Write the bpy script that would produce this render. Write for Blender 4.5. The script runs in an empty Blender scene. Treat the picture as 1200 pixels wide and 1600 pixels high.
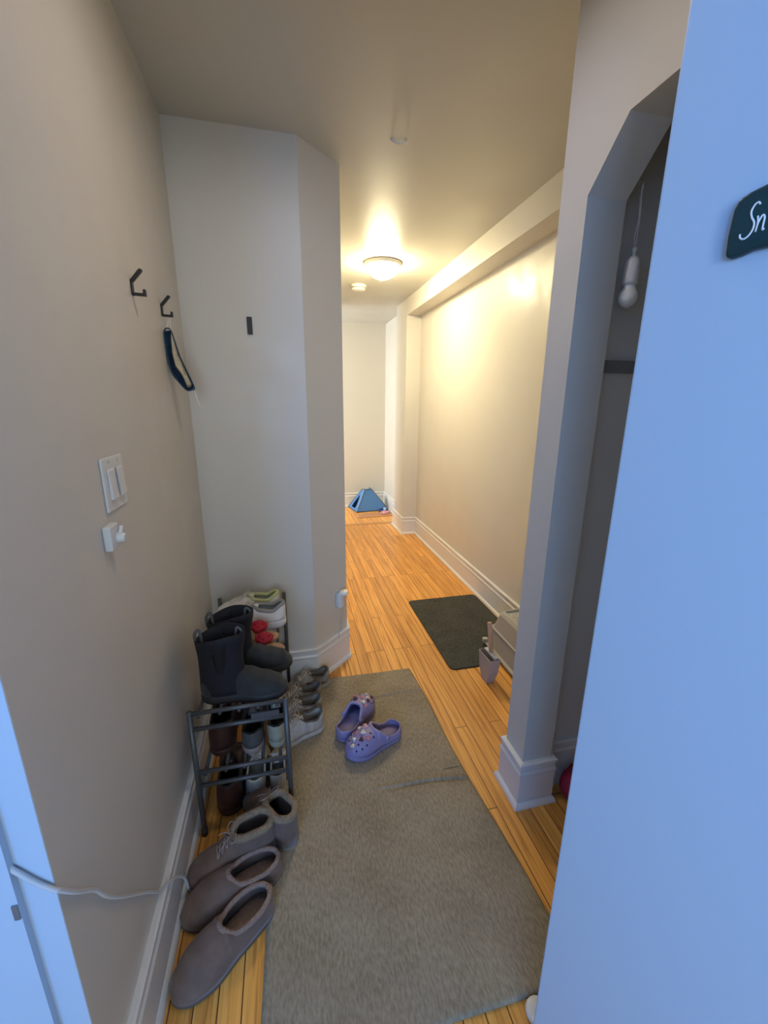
import bpy, bmesh, math, random
from mathutils import Vector, Matrix
random.seed(7)
PI = math.pi
SC = bpy.context.scene
COL = SC.collection

# ------------------------------------------------------------------ camera
cam_d = bpy.data.cameras.new('camera')
cam = bpy.data.objects.new('camera', cam_d)
COL.objects.link(cam)
cam_d.sensor_fit = 'HORIZONTAL'
cam_d.sensor_width = 36.0
cam_d.lens = 645.62 / 1200 * 36
cam_d.clip_start = 0.02
pitch, yaw, roll = .258082, .235654, .0081452
fw = Vector((math.sin(yaw)*math.cos(pitch), math.cos(yaw)*math.cos(pitch), -math.sin(pitch)))
rt = Vector((math.cos(yaw), -math.sin(yaw), 0))
up = rt.cross(fw)
r_ = rt*math.cos(roll) + up*math.sin(roll)
u_ = -rt*math.sin(roll) + up*math.cos(roll)
M = Matrix((r_, u_, -fw)).transposed().to_4x4()
M.translation = Vector((0, 0, 1.42))
cam.matrix_world = M
SC.camera = cam

# ------------------------------------------------------------------ light and exposure
SC.view_settings.view_transform = 'Standard'
SC.view_settings.look = 'None'
SC.view_settings.gamma = 1.0
SC.view_settings.exposure = 0.0
SC.view_settings.use_curve_mapping = False

world = bpy.data.worlds.new('world')
SC.world = world
world.use_nodes = True
world.node_tree.nodes['Background'].inputs[0].default_value = (0.35, 0.6, 1.0, 1)
world.node_tree.nodes['Background'].inputs[1].default_value = 0.3

DAY = 60.0            # blue sky light; left window added unseen behind the camera
DAY_FILL = 30.0           # paler fill through the middle window, added unseen behind the camera
LAMP = 195.0           # glow of the ceiling lamp bowl
LAMP_FILL = 110.0          # glow of a recessed foyer fill light, added out of view
FAR_FILL = 64.0          # area lamp added in an unseen side room, lights the far end


def area(name, loc, rot, sx, sy, power, color):
    l = bpy.data.lights.new(name, 'AREA')
    l.shape = 'RECTANGLE'
    l.size = sx
    l.size_y = sy
    l.energy = power
    l.color = color
    o = bpy.data.objects.new(name, l)
    o.location = loc
    o.rotation_euler = rot
    COL.objects.link(o)
    return o


area('unseen_window_daylight', (-1.28, -2.42, 1.5), (-PI/2, 0, PI), .80, 1.3, DAY, (0.12, 0.39, 1.0))
area('middle_fill_daylight', (-.10, -2.42, 1.5), (-PI/2, 0, PI), .80, 1.3, DAY_FILL, (0.68, 0.85, 1.0))  # added light, brightens the foyer back wall
area('far_fill_daylight', (-1.3, 5.18, 1.5), (0, -PI/2, 0), 1.3, 0.8, FAR_FILL, (0.90, 0.97, 1.0))  # added lamp in place of daylight at the hall's far end


# ------------------------------------------------------------------ materials
def mat(name, color, rough=0.6, noise=0.0, nscale=30, bump=0.0, bscale=60, metal=0.0, spec=0.5, emit=None, estr=0.0,
        rvar=0.0, sheen=0.0, coat=0.0):
    m = bpy.data.materials.new(name)
    m.use_nodes = True
    nt = m.node_tree
    b = nt.nodes['Principled BSDF']
    b.inputs['Base Color'].default_value = (*color, 1)
    b.inputs['Roughness'].default_value = rough
    b.inputs['Metallic'].default_value = metal
    b.inputs['Specular IOR Level'].default_value = spec
    if sheen:
        b.inputs['Sheen Weight'].default_value = sheen
    if coat:
        b.inputs['Coat Weight'].default_value = coat
    tc = nt.nodes.new('ShaderNodeTexCoord')
    if noise or rvar:
        n = nt.nodes.new('ShaderNodeTexNoise')
        n.inputs['Scale'].default_value = nscale
        n.inputs['Detail'].default_value = 5
        nt.links.new(tc.outputs['Object'], n.inputs['Vector'])
        if noise:
            cr = nt.nodes.new('ShaderNodeValToRGB')
            cr.color_ramp.elements[0].position = .3
            cr.color_ramp.elements[1].position = .7
            cr.color_ramp.elements[0].color = (*[c*(1-noise) for c in color], 1)
            cr.color_ramp.elements[1].color = (*[min(1, c*(1+noise)) for c in color], 1)
            nt.links.new(n.outputs['Fac'], cr.inputs['Fac'])
            nt.links.new(cr.outputs['Color'], b.inputs['Base Color'])
        if rvar:
            mr = nt.nodes.new('ShaderNodeMapRange')
            mr.inputs['From Min'].default_value = .3
            mr.inputs['From Max'].default_value = .7
            mr.inputs['To Min'].default_value = max(.02, rough-rvar)
            mr.inputs['To Max'].default_value = rough+rvar
            nt.links.new(n.outputs['Fac'], mr.inputs['Value'])
            nt.links.new(mr.outputs['Result'], b.inputs['Roughness'])
    if bump:
        n2 = nt.nodes.new('ShaderNodeTexNoise')
        n2.inputs['Scale'].default_value = bscale
        n2.inputs['Detail'].default_value = 4
        nt.links.new(tc.outputs['Object'], n2.inputs['Vector'])
        bp = nt.nodes.new('ShaderNodeBump')
        bp.inputs['Strength'].default_value = bump
        bp.inputs['Distance'].default_value = .01
        nt.links.new(n2.outputs['Fac'], bp.inputs['Height'])
        nt.links.new(bp.outputs['Normal'], b.inputs['Normal'])
    if emit:
        b.inputs['Emission Color'].default_value = (*emit, 1)
        b.inputs['Emission Strength'].default_value = estr
    return m


def wood_floor(name, width=.057, tint=(1, 1, 1), along_y=True):
    m = bpy.data.materials.new(name)
    m.use_nodes = True
    nt = m.node_tree
    L = nt.links
    b = nt.nodes['Principled BSDF']
    N = nt.nodes.new
    tc = N('ShaderNodeTexCoord')
    mp = N('ShaderNodeMapping')
    mp.inputs['Rotation'].default_value = (0, 0, PI/2 if along_y else 0)
    L.new(tc.outputs['Object'], mp.inputs['Vector'])
    br = N('ShaderNodeTexBrick')
    br.offset = .37
    br.offset_frequency = 3
    br.squash = 1
    br.inputs['Scale'].default_value = 1
    br.inputs['Brick Width'].default_value = 1.05
    br.inputs['Row Height'].default_value = width
    br.inputs['Mortar Size'].default_value = .0017
    br.inputs['Mortar Smooth'].default_value = .3
    br.inputs['Color1'].default_value = (0, 0, 0, 1)
    br.inputs['Color2'].default_value = (1, 1, 1, 1)
    br.inputs['Mortar'].default_value = (.5, .5, .5, 1)
    L.new(mp.outputs['Vector'], br.inputs['Vector'])
    # grain, stretched along each board
    mg = N('ShaderNodeMapping')
    mg.inputs['Scale'].default_value = (2.2, 60, 1)
    L.new(mp.outputs['Vector'], mg.inputs['Vector'])
    ad = N('ShaderNodeVectorMath')
    ad.operation = 'ADD'
    sc = N('ShaderNodeVectorMath')
    sc.operation = 'SCALE'
    sc.inputs['Scale'].default_value = 37
    L.new(br.outputs['Color'], sc.inputs[0])
    L.new(mg.outputs['Vector'], ad.inputs[0])
    L.new(sc.outputs[0], ad.inputs[1])
    g = N('ShaderNodeTexNoise')
    g.inputs['Scale'].default_value = 1.2
    g.inputs['Detail'].default_value = 6
    g.inputs['Distortion'].default_value = 1.2
    L.new(ad.outputs[0], g.inputs['Vector'])
    r1 = N('ShaderNodeValToRGB')
    e = r1.color_ramp.elements
    e[0].position = .28
    e[0].color = (.48*tint[0], .19*tint[1], .034*tint[2], 1)
    e[1].position = .75
    e[1].color = (.88*tint[0], .48*tint[1], .125*tint[2], 1)
    x = e.new(.5)
    x.color = (.76*tint[0], .36*tint[1], .078*tint[2], 1)
    L.new(g.outputs['Fac'], r1.inputs['Fac'])
    # board to board tone
    mx = N('ShaderNodeMix')
    mx.data_type = 'RGBA'
    mx.blend_type = 'MULTIPLY'
    mx.inputs['Factor'].default_value = 1
    r2 = N('ShaderNodeValToRGB')
    r2.color_ramp.elements[0].color = (.84, .79, .74, 1)
    r2.color_ramp.elements[1].color = (1.12, 1.12, 1.10, 1)
    L.new(br.outputs['Color'], r2.inputs['Fac'])
    L.new(r1.outputs['Color'], mx.inputs[6])
    L.new(r2.outputs['Color'], mx.inputs[7])
    m2 = N('ShaderNodeMix')
    m2.data_type = 'RGBA'
    L.new(br.outputs['Fac'], m2.inputs['Factor'])
    L.new(mx.outputs[2], m2.inputs[6])
    m2.inputs[7].default_value = (.11, .04, .012, 1)
    L.new(m2.outputs[2], b.inputs['Base Color'])
    b.inputs['Roughness'].default_value = .33
    b.inputs['Specular IOR Level'].default_value = .45
    bp = N('ShaderNodeBump')
    bp.inputs['Strength'].default_value = .35
    bp.inputs['Distance'].default_value = .002
    inv = N('ShaderNodeMath')
    inv.operation = 'SUBTRACT'
    inv.inputs[0].default_value = 1
    L.new(br.outputs['Fac'], inv.inputs[1])
    L.new(inv.outputs[0], bp.inputs['Height'])
    L.new(bp.outputs['Normal'], b.inputs['Normal'])
    return m


def woven(name, c1, c2, scale=1.0):
    m = bpy.data.materials.new(name)
    m.use_nodes = True
    nt = m.node_tree
    L = nt.links
    N = nt.nodes.new
    b = nt.nodes['Principled BSDF']
    b.inputs['Roughness'].default_value = .95
    b.inputs['Specular IOR Level'].default_value = .15
    tc = N('ShaderNodeTexCoord')
    mp = N('ShaderNodeMapping')
    mp.inputs['Scale'].default_value = (150*scale, 55*scale, 1)
    mp.inputs['Rotation'].default_value = (0, 0, .25)
    L.new(tc.outputs['Object'], mp.inputs['Vector'])
    n = N('ShaderNodeTexNoise')
    n.inputs['Scale'].default_value = 1
    n.inputs['Detail'].default_value = 3
    L.new(mp.outputs['Vector'], n.inputs['Vector'])
    n2 = N('ShaderNodeTexNoise')
    n2.inputs['Scale'].default_value = 7
    n2.inputs['Detail'].default_value = 4
    L.new(tc.outputs['Object'], n2.inputs['Vector'])
    ma = N('ShaderNodeMath')
    ma.operation = 'MULTIPLY_ADD'
    ma.inputs[1].default_value = .35
    L.new(n2.outputs['Fac'], ma.inputs[0])
    m3 = N('ShaderNodeMath')
    m3.operation = 'MULTIPLY'
    m3.inputs[1].default_value = .65
    L.new(n.outputs['Fac'], m3.inputs[0])
    L.new(m3.outputs[0], ma.inputs[2])
    r = N('ShaderNodeValToRGB')
    r.color_ramp.elements[0].position = .36
    r.color_ramp.elements[1].position = .64
    r.color_ramp.elements[0].color = (*c1, 1)
    r.color_ramp.elements[1].color = (*c2, 1)
    L.new(ma.outputs[0], r.inputs['Fac'])
    L.new(r.outputs['Color'], b.inputs['Base Color'])
    bp = N('ShaderNodeBump')
    bp.inputs['Strength'].default_value = .6
    bp.inputs['Distance'].default_value = .003
    L.new(n.outputs['Fac'], bp.inputs['Height'])
    L.new(bp.outputs['Normal'], b.inputs['Normal'])
    return m


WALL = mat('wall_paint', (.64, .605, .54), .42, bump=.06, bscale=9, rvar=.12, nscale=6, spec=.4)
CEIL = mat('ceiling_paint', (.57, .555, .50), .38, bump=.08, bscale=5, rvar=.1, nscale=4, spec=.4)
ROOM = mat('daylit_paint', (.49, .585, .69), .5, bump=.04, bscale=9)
TRIM = mat('trim_paint', (.74, .72, .69), .3, bump=.05, bscale=12)
FLOOR = wood_floor('oak_boards')
RUG = woven('rug_pile', (.225, .182, .126), (.36, .30, .215))
MAT = woven('mat_felt', (.045, .045, .040), (.085, .085, .075), .7)


# ------------------------------------------------------------------ mesh helpers
def obj(name, bm, m, parent=None, smooth=False, label=None, kind=None, bevel=0, solid=0, sub=0):
    me = bpy.data.meshes.new(name)
    bmesh.ops.recalc_face_normals(bm, faces=bm.faces)
    bm.to_mesh(me)
    bm.free()
    if smooth:
        for p in me.polygons:
            p.use_smooth = True
    me.materials.append(m)
    o = bpy.data.objects.new(name, me)
    COL.objects.link(o)
    if parent:
        o.parent = parent
    if label:
        o['label'] = label
    if kind:
        o['kind'] = kind
    if solid:
        s = o.modifiers.new('solid', 'SOLIDIFY')
        s.thickness = solid
        s.offset = 0
    if bevel:
        s = o.modifiers.new('bevel', 'BEVEL')
        s.width = bevel
        s.segments = 2
        s.limit_method = 'ANGLE'
    if sub:
        s = o.modifiers.new('sub', 'SUBSURF')
        s.levels = sub
        s.render_levels = sub
    return o


def struct(name, bm, m, smooth=False, **k):
    return obj(name, bm, m, None, smooth, kind='structure', **k)


def thing(name, label, cat, loc=(0, 0, 0), rz=0, group=None):
    o = bpy.data.objects.new(name, None)
    o.empty_display_size = .05
    COL.objects.link(o)
    o.location = loc
    o.rotation_euler = (0, 0, rz)
    o['label'] = label
    o['category'] = cat
    if group:
        o['group'] = group
    return o


def tag(o, label, cat, group=None):
    o['label'] = label
    o['category'] = cat
    if group:
        o['group'] = group
    return o


def box(bm, x0, x1, y0, y1, z0, z1):
    v = [bm.verts.new(p) for p in ((x0, y0, z0), (x1, y0, z0), (x1, y1, z0), (x0, y1, z0),
                                   (x0, y0, z1), (x1, y0, z1), (x1, y1, z1), (x0, y1, z1))]
    for f in ((0, 3, 2, 1), (4, 5, 6, 7), (0, 1, 5, 4), (1, 2, 6, 5), (2, 3, 7, 6), (3, 0, 4, 7)):
        bm.faces.new([v[i] for i in f])


def boxbm(*a):
    bm = bmesh.new()
    box(bm, *a)
    return bm


def prism(bm, pts, z0, z1, axis='z'):
    """extrude a 2D polygon; axis z: pts=(x,y); axis y: pts=(x,z) extruded y0..y1; axis x: pts=(y,z)"""
    def P(a, b, c):
        return {'z': (a, b, c), 'y': (a, c, b), 'x': (c, a, b)}[axis]
    lo = [bm.verts.new(P(a, b, z0)) for a, b in pts]
    hi = [bm.verts.new(P(a, b, z1)) for a, b in pts]
    n = len(pts)
    bm.faces.new(lo)
    bm.faces.new(hi)
    for i in range(n):
        bm.faces.new((lo[i], lo[(i+1) % n], hi[(i+1) % n], hi[i]))


def prismbm(*a, **k):
    bm = bmesh.new()
    prism(bm, *a, **k)
    return bm


def loft(bm, rings, close=True, cap0=True, cap1=True):
    R = [[bm.verts.new(p) for p in r] for r in rings]
    n = len(R[0])
    for i in range(len(R)-1):
        for j in range(n if close else n-1):
            k = (j+1) % n
            bm.faces.new((R[i][j], R[i][k], R[i+1][k], R[i+1][j]))
    if cap0:
        bm.faces.new(R[0])
    if cap1:
        bm.faces.new(R[-1])
    return R


def tube(bm, pts, r, seg=8, closed=False, r1=None):
    pts = [Vector(p) for p in pts]
    n = len(pts)
    rings = []
    prev = None
    for i, p in enumerate(pts):
        if closed:
            t = pts[(i+1) % n] - pts[i-1]
        else:
            t = pts[min(i+1, n-1)] - pts[max(i-1, 0)]
        if t.length < 1e-9:
            t = Vector((0, 0, 1))
        t.normalize()
        if prev is None:
            a = Vector((0, 0, 1)) if abs(t.z) < .9 else Vector((1, 0, 0))
        else:
            a = prev
        u = (a - t*a.dot(t)).normalized()
        v = t.cross(u)
        prev = u
        rr = r if r1 is None else r + (r1-r)*i/(n-1)
        rings.append([p + (u*math.cos(2*PI*k/seg) + v*math.sin(2*PI*k/seg))*rr for k in range(seg)])
    if closed:
        R = [[bm.verts.new(q) for q in g] for g in rings]
        for i in range(n):
            A, B = R[i], R[(i+1) % n]
            for j in range(seg):
                bm.faces.new((A[j], A[(j+1) % seg], B[(j+1) % seg], B[j]))
    else:
        loft(bm, rings)


def tubebm(*a, **k):
    bm = bmesh.new()
    tube(bm, *a, **k)
    return bm


def spline(ctrl, n=8, closed=False):
    c = [Vector(p) for p in ctrl]
    out = []
    m = len(c)
    rng = range(m) if closed else range(m-1)
    for i in rng:
        if closed:
            p0, p1, p2, p3 = c[i-1], c[i], c[(i+1) % m], c[(i+2) % m]
        else:
            p0, p1, p2, p3 = c[max(i-1, 0)], c[i], c[i+1], c[min(i+2, m-1)]
        for k in range(n):
            t = k/n
            out.append(.5*((2*p1) + (p2-p0)*t + (2*p0-5*p1+4*p2-p3)*t*t + (-p0+3*p1-3*p2+p3)*t**3))
    if not closed:
        out.append(c[-1])
    return out


def lathe(bm, prof, seg=32, c=(0, 0, 0)):
    rings = [[(c[0]+r*math.cos(2*PI*k/seg), c[1]+r*math.sin(2*PI*k/seg), c[2]+z) for k in range(seg)] for r, z in prof]
    loft(bm, rings)


def lathebm(*a, **k):
    bm = bmesh.new()
    lathe(bm, *a, **k)
    return bm


def interp(x, xs, ys):
    if x <= xs[0]:
        return ys[0]
    for i in range(len(xs)-1):
        if x <= xs[i+1]:
            t = (x-xs[i])/(xs[i+1]-xs[i])
            t = t*t*(3-2*t)
            return ys[i]+(ys[i+1]-ys[i])*t
    return ys[-1]


def basesweep(name, path, h=.19, side=1):
    """baseboard: flat board, ogee cap and quarter-round shoe swept along a 2D path (side=+1: grows to the left of travel)"""
    prof = [(0, 0), (.026, 0), (.026, .006), (.023, .014), (.017, .020), (.0135, .022), (.0135, h-.055), (.0165, h-.050),
            (.0165, h-.044), (.012, h-.036), (.012, h-.018), (.0165, h-.012), (.0165, h-.004), (.012, h), (0, h)]
    P = [Vector(p) for p in path]
    bm = bmesh.new()
    rings = []
    for i, p in enumerate(P):
        ds = []
        if i > 0:
            ds.append((P[i]-P[i-1]).normalized())
        if i < len(P)-1:
            ds.append((P[i+1]-P[i]).normalized())
        ns = [Vector((-d.y, d.x))*side for d in ds]
        n = ns[0] if len(ns) == 1 else (ns[0]+ns[1])
        if len(ns) == 2:
            n = n/(1+ns[0].dot(ns[1]))
        rings.append([(p.x+n.x*a, p.y+n.y*a, b) for a, b in prof])
    loft(bm, rings)
    return struct(name, bm, TRIM)


# ================================================================== SETTING
CH = 2.41
struct('floor', boxbm(-1.9, 1.7, -2.6, 6.0, -.05, 0), FLOOR)
struct('ceiling', boxbm(-1.9, 1.7, -2.6, 6.0, CH, CH+.05), CEIL)
# foyer left wall, its near end turns the corner into the daylit room
struct('wall_left', boxbm(-.475, -.375, .567, 1.925, 0, CH), WALL)
# hook wall with the splayed corner and the hall's left wall in one piece
struct('wall_back', prismbm([(-.475, 1.925), (.105, 1.925), (.292, 2.095), (.292, 4.80), (.2, 4.80), (.2, 2.3), (-.475, 2.3)],
                            0, CH), WALL)
struct('wall_far', boxbm(-1.9, 1.7, 5.65, 5.75, 0, CH), WALL)
struct('wall_far_left', boxbm(-1.9, -1.8, 4.70, 5.65, 0, CH), WALL)  # side room walls, added unseen around the far daylight lamp
struct('wall_far_near', boxbm(-1.8, .2, 4.70, 4.80, 0, CH), WALL)
struct('wall_far_right', boxbm(1.36, 1.46, 4.65, 5.65, 0, CH), WALL)
bm = bmesh.new()
# right hall wall: recessed face, far pier and the beam above the recess
box(bm, 1.39, 1.5, 1.157, 4.26, 0, CH)
box(bm, 1.24, 1.5, 4.26, 4.65, 0, CH)
box(bm, 1.24, 1.39, 1.157, 4.26, 2.26, CH)
struct('wall_right', bm, WALL)
# foyer right wall: clipped arch opening to the closet
bm = bmesh.new()
prism(bm, [(1.045, 0), (1.157, 0), (1.157, CH), (.57, CH), (.57, 0), (.66, 0), (.66, 1.92), (.77, 2.037), (.934, 2.037),
           (1.045, 1.922)], .765, .88, axis='x')
struct('wall_arch', bm, WALL)
struct('wall_closet_back', boxbm(.88, 1.39, 1.11, 1.157, 0, CH), WALL)
struct('wall_closet_right', boxbm(1.30, 1.39, .57, 1.11, 0, CH), WALL)
# wall between the daylit room and the foyer
bm = bmesh.new()
box(bm, .545, 1.39, .53, .57, 0, CH)
box(bm, -.375, .545, .53, .57, 2.12, CH)
struct('wall_front_right', bm, ROOM)
struct('wall_front_left', boxbm(-1.8, -.3755, .566, .64, 0, CH), ROOM)
# the rest of the daylit room, behind the camera
struct('wall_room_left', boxbm(-1.9, -1.8, -2.5, .64, 0, CH), ROOM)
struct('wall_room_right', boxbm(1.3, 1.39, -2.5, .53, 0, CH), ROOM)
bm = bmesh.new()
box(bm, -1.9, -1.8, -2.6, -2.5, 0, CH)
box(bm, -1.8, 1.39, -2.6, -2.5, 0, .8)
box(bm, -1.8, 1.39, -2.6, -2.5, 2.2, CH)
box(bm, -1.8, -1.75, -2.6, -2.5, .8, 2.2)
box(bm, -.85, -.55, -2.6, -2.5, .8, 2.2)
box(bm, .35, 1.39, -2.6, -2.5, .8, 2.2)
struct('wall_room_back', bm, ROOM)
bm = bmesh.new()
for a in ((-1.75, -.85, .8, .84), (-1.75, -.85, 2.16, 2.2), (-1.75, -1.71, .84, 2.16), (-.89, -.85, .84, 2.16), (-1.71, -.89, 1.48, 1.52)):
    box(bm, a[0], a[1], -2.58, -2.52, a[2], a[3])
struct('unseen_window_1', bm, TRIM)  # unseen window, added to give the near walls blue daylight
bm = bmesh.new()
for a in ((-.55, .35, .8, .84), (-.55, .35, 2.16, 2.2), (-.55, -.51, .84, 2.16), (.31, .35, .84, 2.16), (-.51, .31, 1.48, 1.52)):
    box(bm, a[0], a[1], -2.58, -2.52, a[2], a[3])
struct('added_window_2', bm, TRIM)  # unseen window, added to brighten the foyer back wall
# threshold board where the hall floor meets the far room
struct('trim_1', boxbm(.292, 1.24, 4.69, 4.76, 0, .003), mat('threshold_oak', (.50, .23, .06), .35, noise=.15, nscale=20))
# flat casing on the daylit wall at the far left
struct('trim_2', boxbm(-.60, -.418, .554, .566, 0, 2.1), ROOM)
struct('trim_3', boxbm(-.426, -.4185, .5515, .5545, .672, .70), mat('latch_metal', (.25, .27, .3), .4, metal=.6))

basesweep('baseboard_left', [(-.375, 1.925), (-.375, .60)], side=1)
basesweep('baseboard_back', [(-.355, 1.925), (.105, 1.925), (.292, 2.095), (.292, 4.80)], side=-1)
basesweep('baseboard_far', [(-1.8, 5.65), (1.36, 5.65), (1.36, 4.65), (1.24, 4.65), (1.24, 4.26), (1.39, 4.26), (1.39, 1.157)], side=-1)
basesweep('baseboard_arch', [(.88, 1.11), (.88, 1.045), (.765, 1.045), (.765, 1.157), (.88, 1.157)], side=1)
basesweep('baseboard_closet', [(.90, 1.11), (1.30, 1.11), (1.30, .57)], side=-1)
bm = bmesh.new()
tube(bm, [(.522, .546, .002), (.522, .546, .016)], .030, 18)
struct('trim_5', bm, TRIM, smooth=True, bevel=.006)
struct('trim_4', boxbm(.92, 1.30, 1.092, 1.11, 1.512, 1.546), mat('strip_dark_grey', (.20, .19, .18), .6), bevel=.002)  # plain dark grey strip across the closet back wall

# door leaf standing open towards the camera on the right
th = math.radians(20)
door = bpy.data.objects.new('door_1', None)
COL.objects.link(door)
door['kind'] = 'structure'
door.location = (.468, .50, 0)
door.rotation_euler = (0, 0, -PI/2+th)          # local +X runs along the leaf, local -Y is the face the camera sees
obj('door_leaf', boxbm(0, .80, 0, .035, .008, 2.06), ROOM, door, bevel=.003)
for z in (.25, 1.05, 1.85):
    obj('hinge', tubebm([(-.004, .036, z-.045), (-.004, .036, z+.045)], .006, 10), mat('hinge_metal', (.5, .5, .5), .35, metal=.8), door)

exec_after = []
# ================================================================== LAMPS AND FITTINGS
lamp = thing('ceiling_light', 'round frosted glass ceiling light glowing warm in the hall', 'ceiling light', (.768, 3.30, CH))
obj('base', lathebm([(.02, 0), (.135, 0), (.137, -.008), (.130, -.022), (.118, -.030), (.02, -.030)], 40),
    mat('lamp_base_white', (.8, .76, .68), .35), lamp, True)
prof = [(.112, -.030)] + [(.112*math.cos(a), -.030-.078*math.sin(a)) for a in [i*PI/2/10 for i in range(1, 10)]] + [(.004, -.108)]
obj('glass_bowl', lathebm(prof, 40), mat('lamp_glass', (1, .9, .7), .3, emit=(1.0, .86, .53), estr=LAMP), lamp, True)
obj('finial', lathebm([(.004, -.106), (.010, -.110), (.011, -.116), (.006, -.122), (.001, -.124)], 16),
    mat('finial_brass', (.6, .5, .35), .35, metal=.6), lamp, True)

lamp_fill = thing('fill_downlight', 'added recessed round fill light in the foyer ceiling above the rug', 'ceiling light', (.18, 1.05, CH))  # unseen lamp, added to lift the foyer walls, post and closet
obj('trim_ring', lathebm([(.062, -.001), (.090, -.001), (.088, -.007), (.064, -.010), (.060, -.004)], 40), bpy.data.materials['lamp_base_white'], lamp_fill, True)
obj('diffuser', lathebm([(.001, -.0015), (.062, -.0015), (.062, -.004), (.001, -.0045)], 40), mat('fill_downlight_glow', (1, .95, .9), .3, emit=(1.0, .86, .76), estr=LAMP_FILL), lamp_fill)
WHITE = mat('white_plastic', (.72, .71, .68), .35)
sm = thing('smoke_detector', 'small round white smoke detector on hall ceiling beyond the light', 'smoke detector', (.70, 3.94, CH))
obj('base', lathebm([(.01, 0), (.068, 0), (.068, -.012), (.01, -.012)], 32), WHITE, sm, True)
obj('cover', lathebm([(.060, -.012), (.062, -.030), (.052, -.040), (.02, -.042), (.001, -.042)], 32), WHITE, sm, True)
bm = lathebm([(.0600, -.017), (.0632, -.018), (.0628, -.027), (.0600, -.028)], 32)
obj('vent_band', bm, mat('slot_grey', (.3, .29, .27), .6), sm, True)

bm = bmesh.new()
pts = [(-.035, 0, -.003), (-.018, .004, -.010), (0, .003, -.014), (.016, -.003, -.010), (.026, -.008, -.003)]
loft(bm, [[(x, y-.008, z+.002), (x, y, z-.003), (x, y+.009, z+.003), (x, y, z+.004)] for x, y, z in pts])
tag(obj('paint_flake', bm, mat('flake_white', (.8, .78, .72), .4), None, True), 'curl of peeling white paint on the foyer ceiling', 'paint flake').location = (.497, 1.86, CH)

# light switch
sw = thing('light_switch', 'white two-gang light switch plate on the left wall', 'light switch', (-.375, 1.018, 1.245))
obj('plate', boxbm(0, .006, -.058, .058, -.058, .058), WHITE, sw, bevel=.003)
for y in (-.024, .024):
    r = obj('rocker', prismbm([(.006, -.033), (.0065, .033), (.010, .030), (.013, -.031)], y-.016, y+.016, axis='y'), WHITE, sw, bevel=.001)
for y in (-.024, .024):
    for z in (-.048, .048):
        obj('screw', tubebm([(.0055, y, z), (.0075, y, z)], .003, 8), mat('screw_white', (.55, .54, .5), .4), sw)
# small white adapter below the switch
ad = thing('wall_dock', 'small white plastic knobbed clip on left wall below the switch', 'wall clip', (-.375, .945, 1.14))
obj('body', boxbm(0, .016, -.024, .022, -.026, .028), WHITE, ad, bevel=.004)
obj('knob', tubebm([(.014, .010, -.004), (.030, .012, -.006)], .012, 14, r1=.010), WHITE, ad, True, bevel=.002)
obj('arm', tubebm([(.018, .012, -.006), (.024, .016, .020)], .004, 8), WHITE, ad, True)


# coat hooks
BLACK = mat('black_metal', (.018, .014, .012), .45, spec=.4)


def coat_hook(y, label):
    t = thing('coat_hook', label, 'coat hook', (-.375, y, 1.715), 0, 'black coat hooks')
    obj('back_plate', boxbm(0, .004, -.009, .009, -.022, .016), BLACK, t, bevel=.0015)
    obj('upper_prong', prismbm([(.000, .016), (.004, .008), (.029, .036), (.032, .041), (.026, .044), (.021, .040)], -.006, .006, axis='y'), BLACK, t, bevel=.0015)
    obj('lower_prong', prismbm([(.002, -.022), (.034, -.023), (.034, -.006), (.028, -.006), (.027, -.016), (.002, -.015)], -.006, .006, axis='y'), BLACK, t, bevel=.0015)
    return t


coat_hook(1.34, 'black double coat hook on left wall, empty, nearer the switch')
coat_hook(1.63, 'black double coat hook near the corner with a cloth mask hanging on it')

# cloth mask
mk = thing('cloth_mask', 'navy edged cloth face mask with beige lining hanging from coat hook', 'face mask', (-.375, 1.63, 1.70))
NAVY = mat('navy_cloth', (.018, .045, .09), .9, noise=.25, nscale=60)
BEIGE = mat('beige_cloth', (.55, .45, .30), .9, noise=.15, nscale=80, bump=.3, bscale=250)
STRING = mat('white_string', (.75, .72, .66), .8)
outer = [(.004, -.053), (.025, -.052), (.041, -.127), (.078, -.228), (.072, -.240), (.055, -.243), (.036, -.222), (.010, -.180), (.003, -.110)]
bm = bmesh.new()
c0 = Vector((.036, -.15))
rings = []
for s, d in ((1, .012), (1.0, .004), (.92, -.004), (.70, -.016), (.35, -.024)):
    rings.append([(c0.x+(a-c0.x)*s, d*-1, c0.y+(b-c0.y)*s) for a, b in [(p[0], p[1]) for p in outer]])
loft(bm, rings, cap0=False)
obj('outer_shell', bm, NAVY, mk, True, solid=.002)
inner = [(.025, -.057), (.038, -.127), (.072, -.225), (.068, -.234), (.058, -.234), (.045, -.195), (.026, -.165), (.020, -.12), (.021, -.075)]
bm = bmesh.new()
rings = []
c1 = Vector((.042, -.15))
for s, d in ((1, -.0135), (.8, -.017), (.4, -.012)):
    rings.append([(c1.x+(a-c1.x)*s, d, c1.y+(b-c1.y)*s) for a, b in inner])
loft(bm, rings, cap0=True)
obj('lining', bm, BEIGE, mk, True, label='beige inner lining')
bm = bmesh.new()
tube(bm, spline([(o[0], -.013, o[1]) for o in outer], 5, True), .0022, 6, True)
obj('binding', bm, mat('teal_binding', (.02, .06, .085), .8), mk, True)
bm = bmesh.new()
tube(bm, spline([(.010, -.01, -.055), (.014, 0, -.03), (.020, .006, -.010), (.024, 0, -.010), (.024, -.008, -.03), (.024, -.01, -.055)], 6), .0012, 6)
obj('ear_loop', bm, STRING, mk, True)
bm = bmesh.new()
tube(bm, spline([(.074, -.01, -.236), (.080, -.01, -.262), (.092, -.012, -.296), (.084, -.01, -.270), (.078, -.01, -.240)], 6), .001, 6)
obj('ear_loop', bm, STRING, mk, True)

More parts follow.
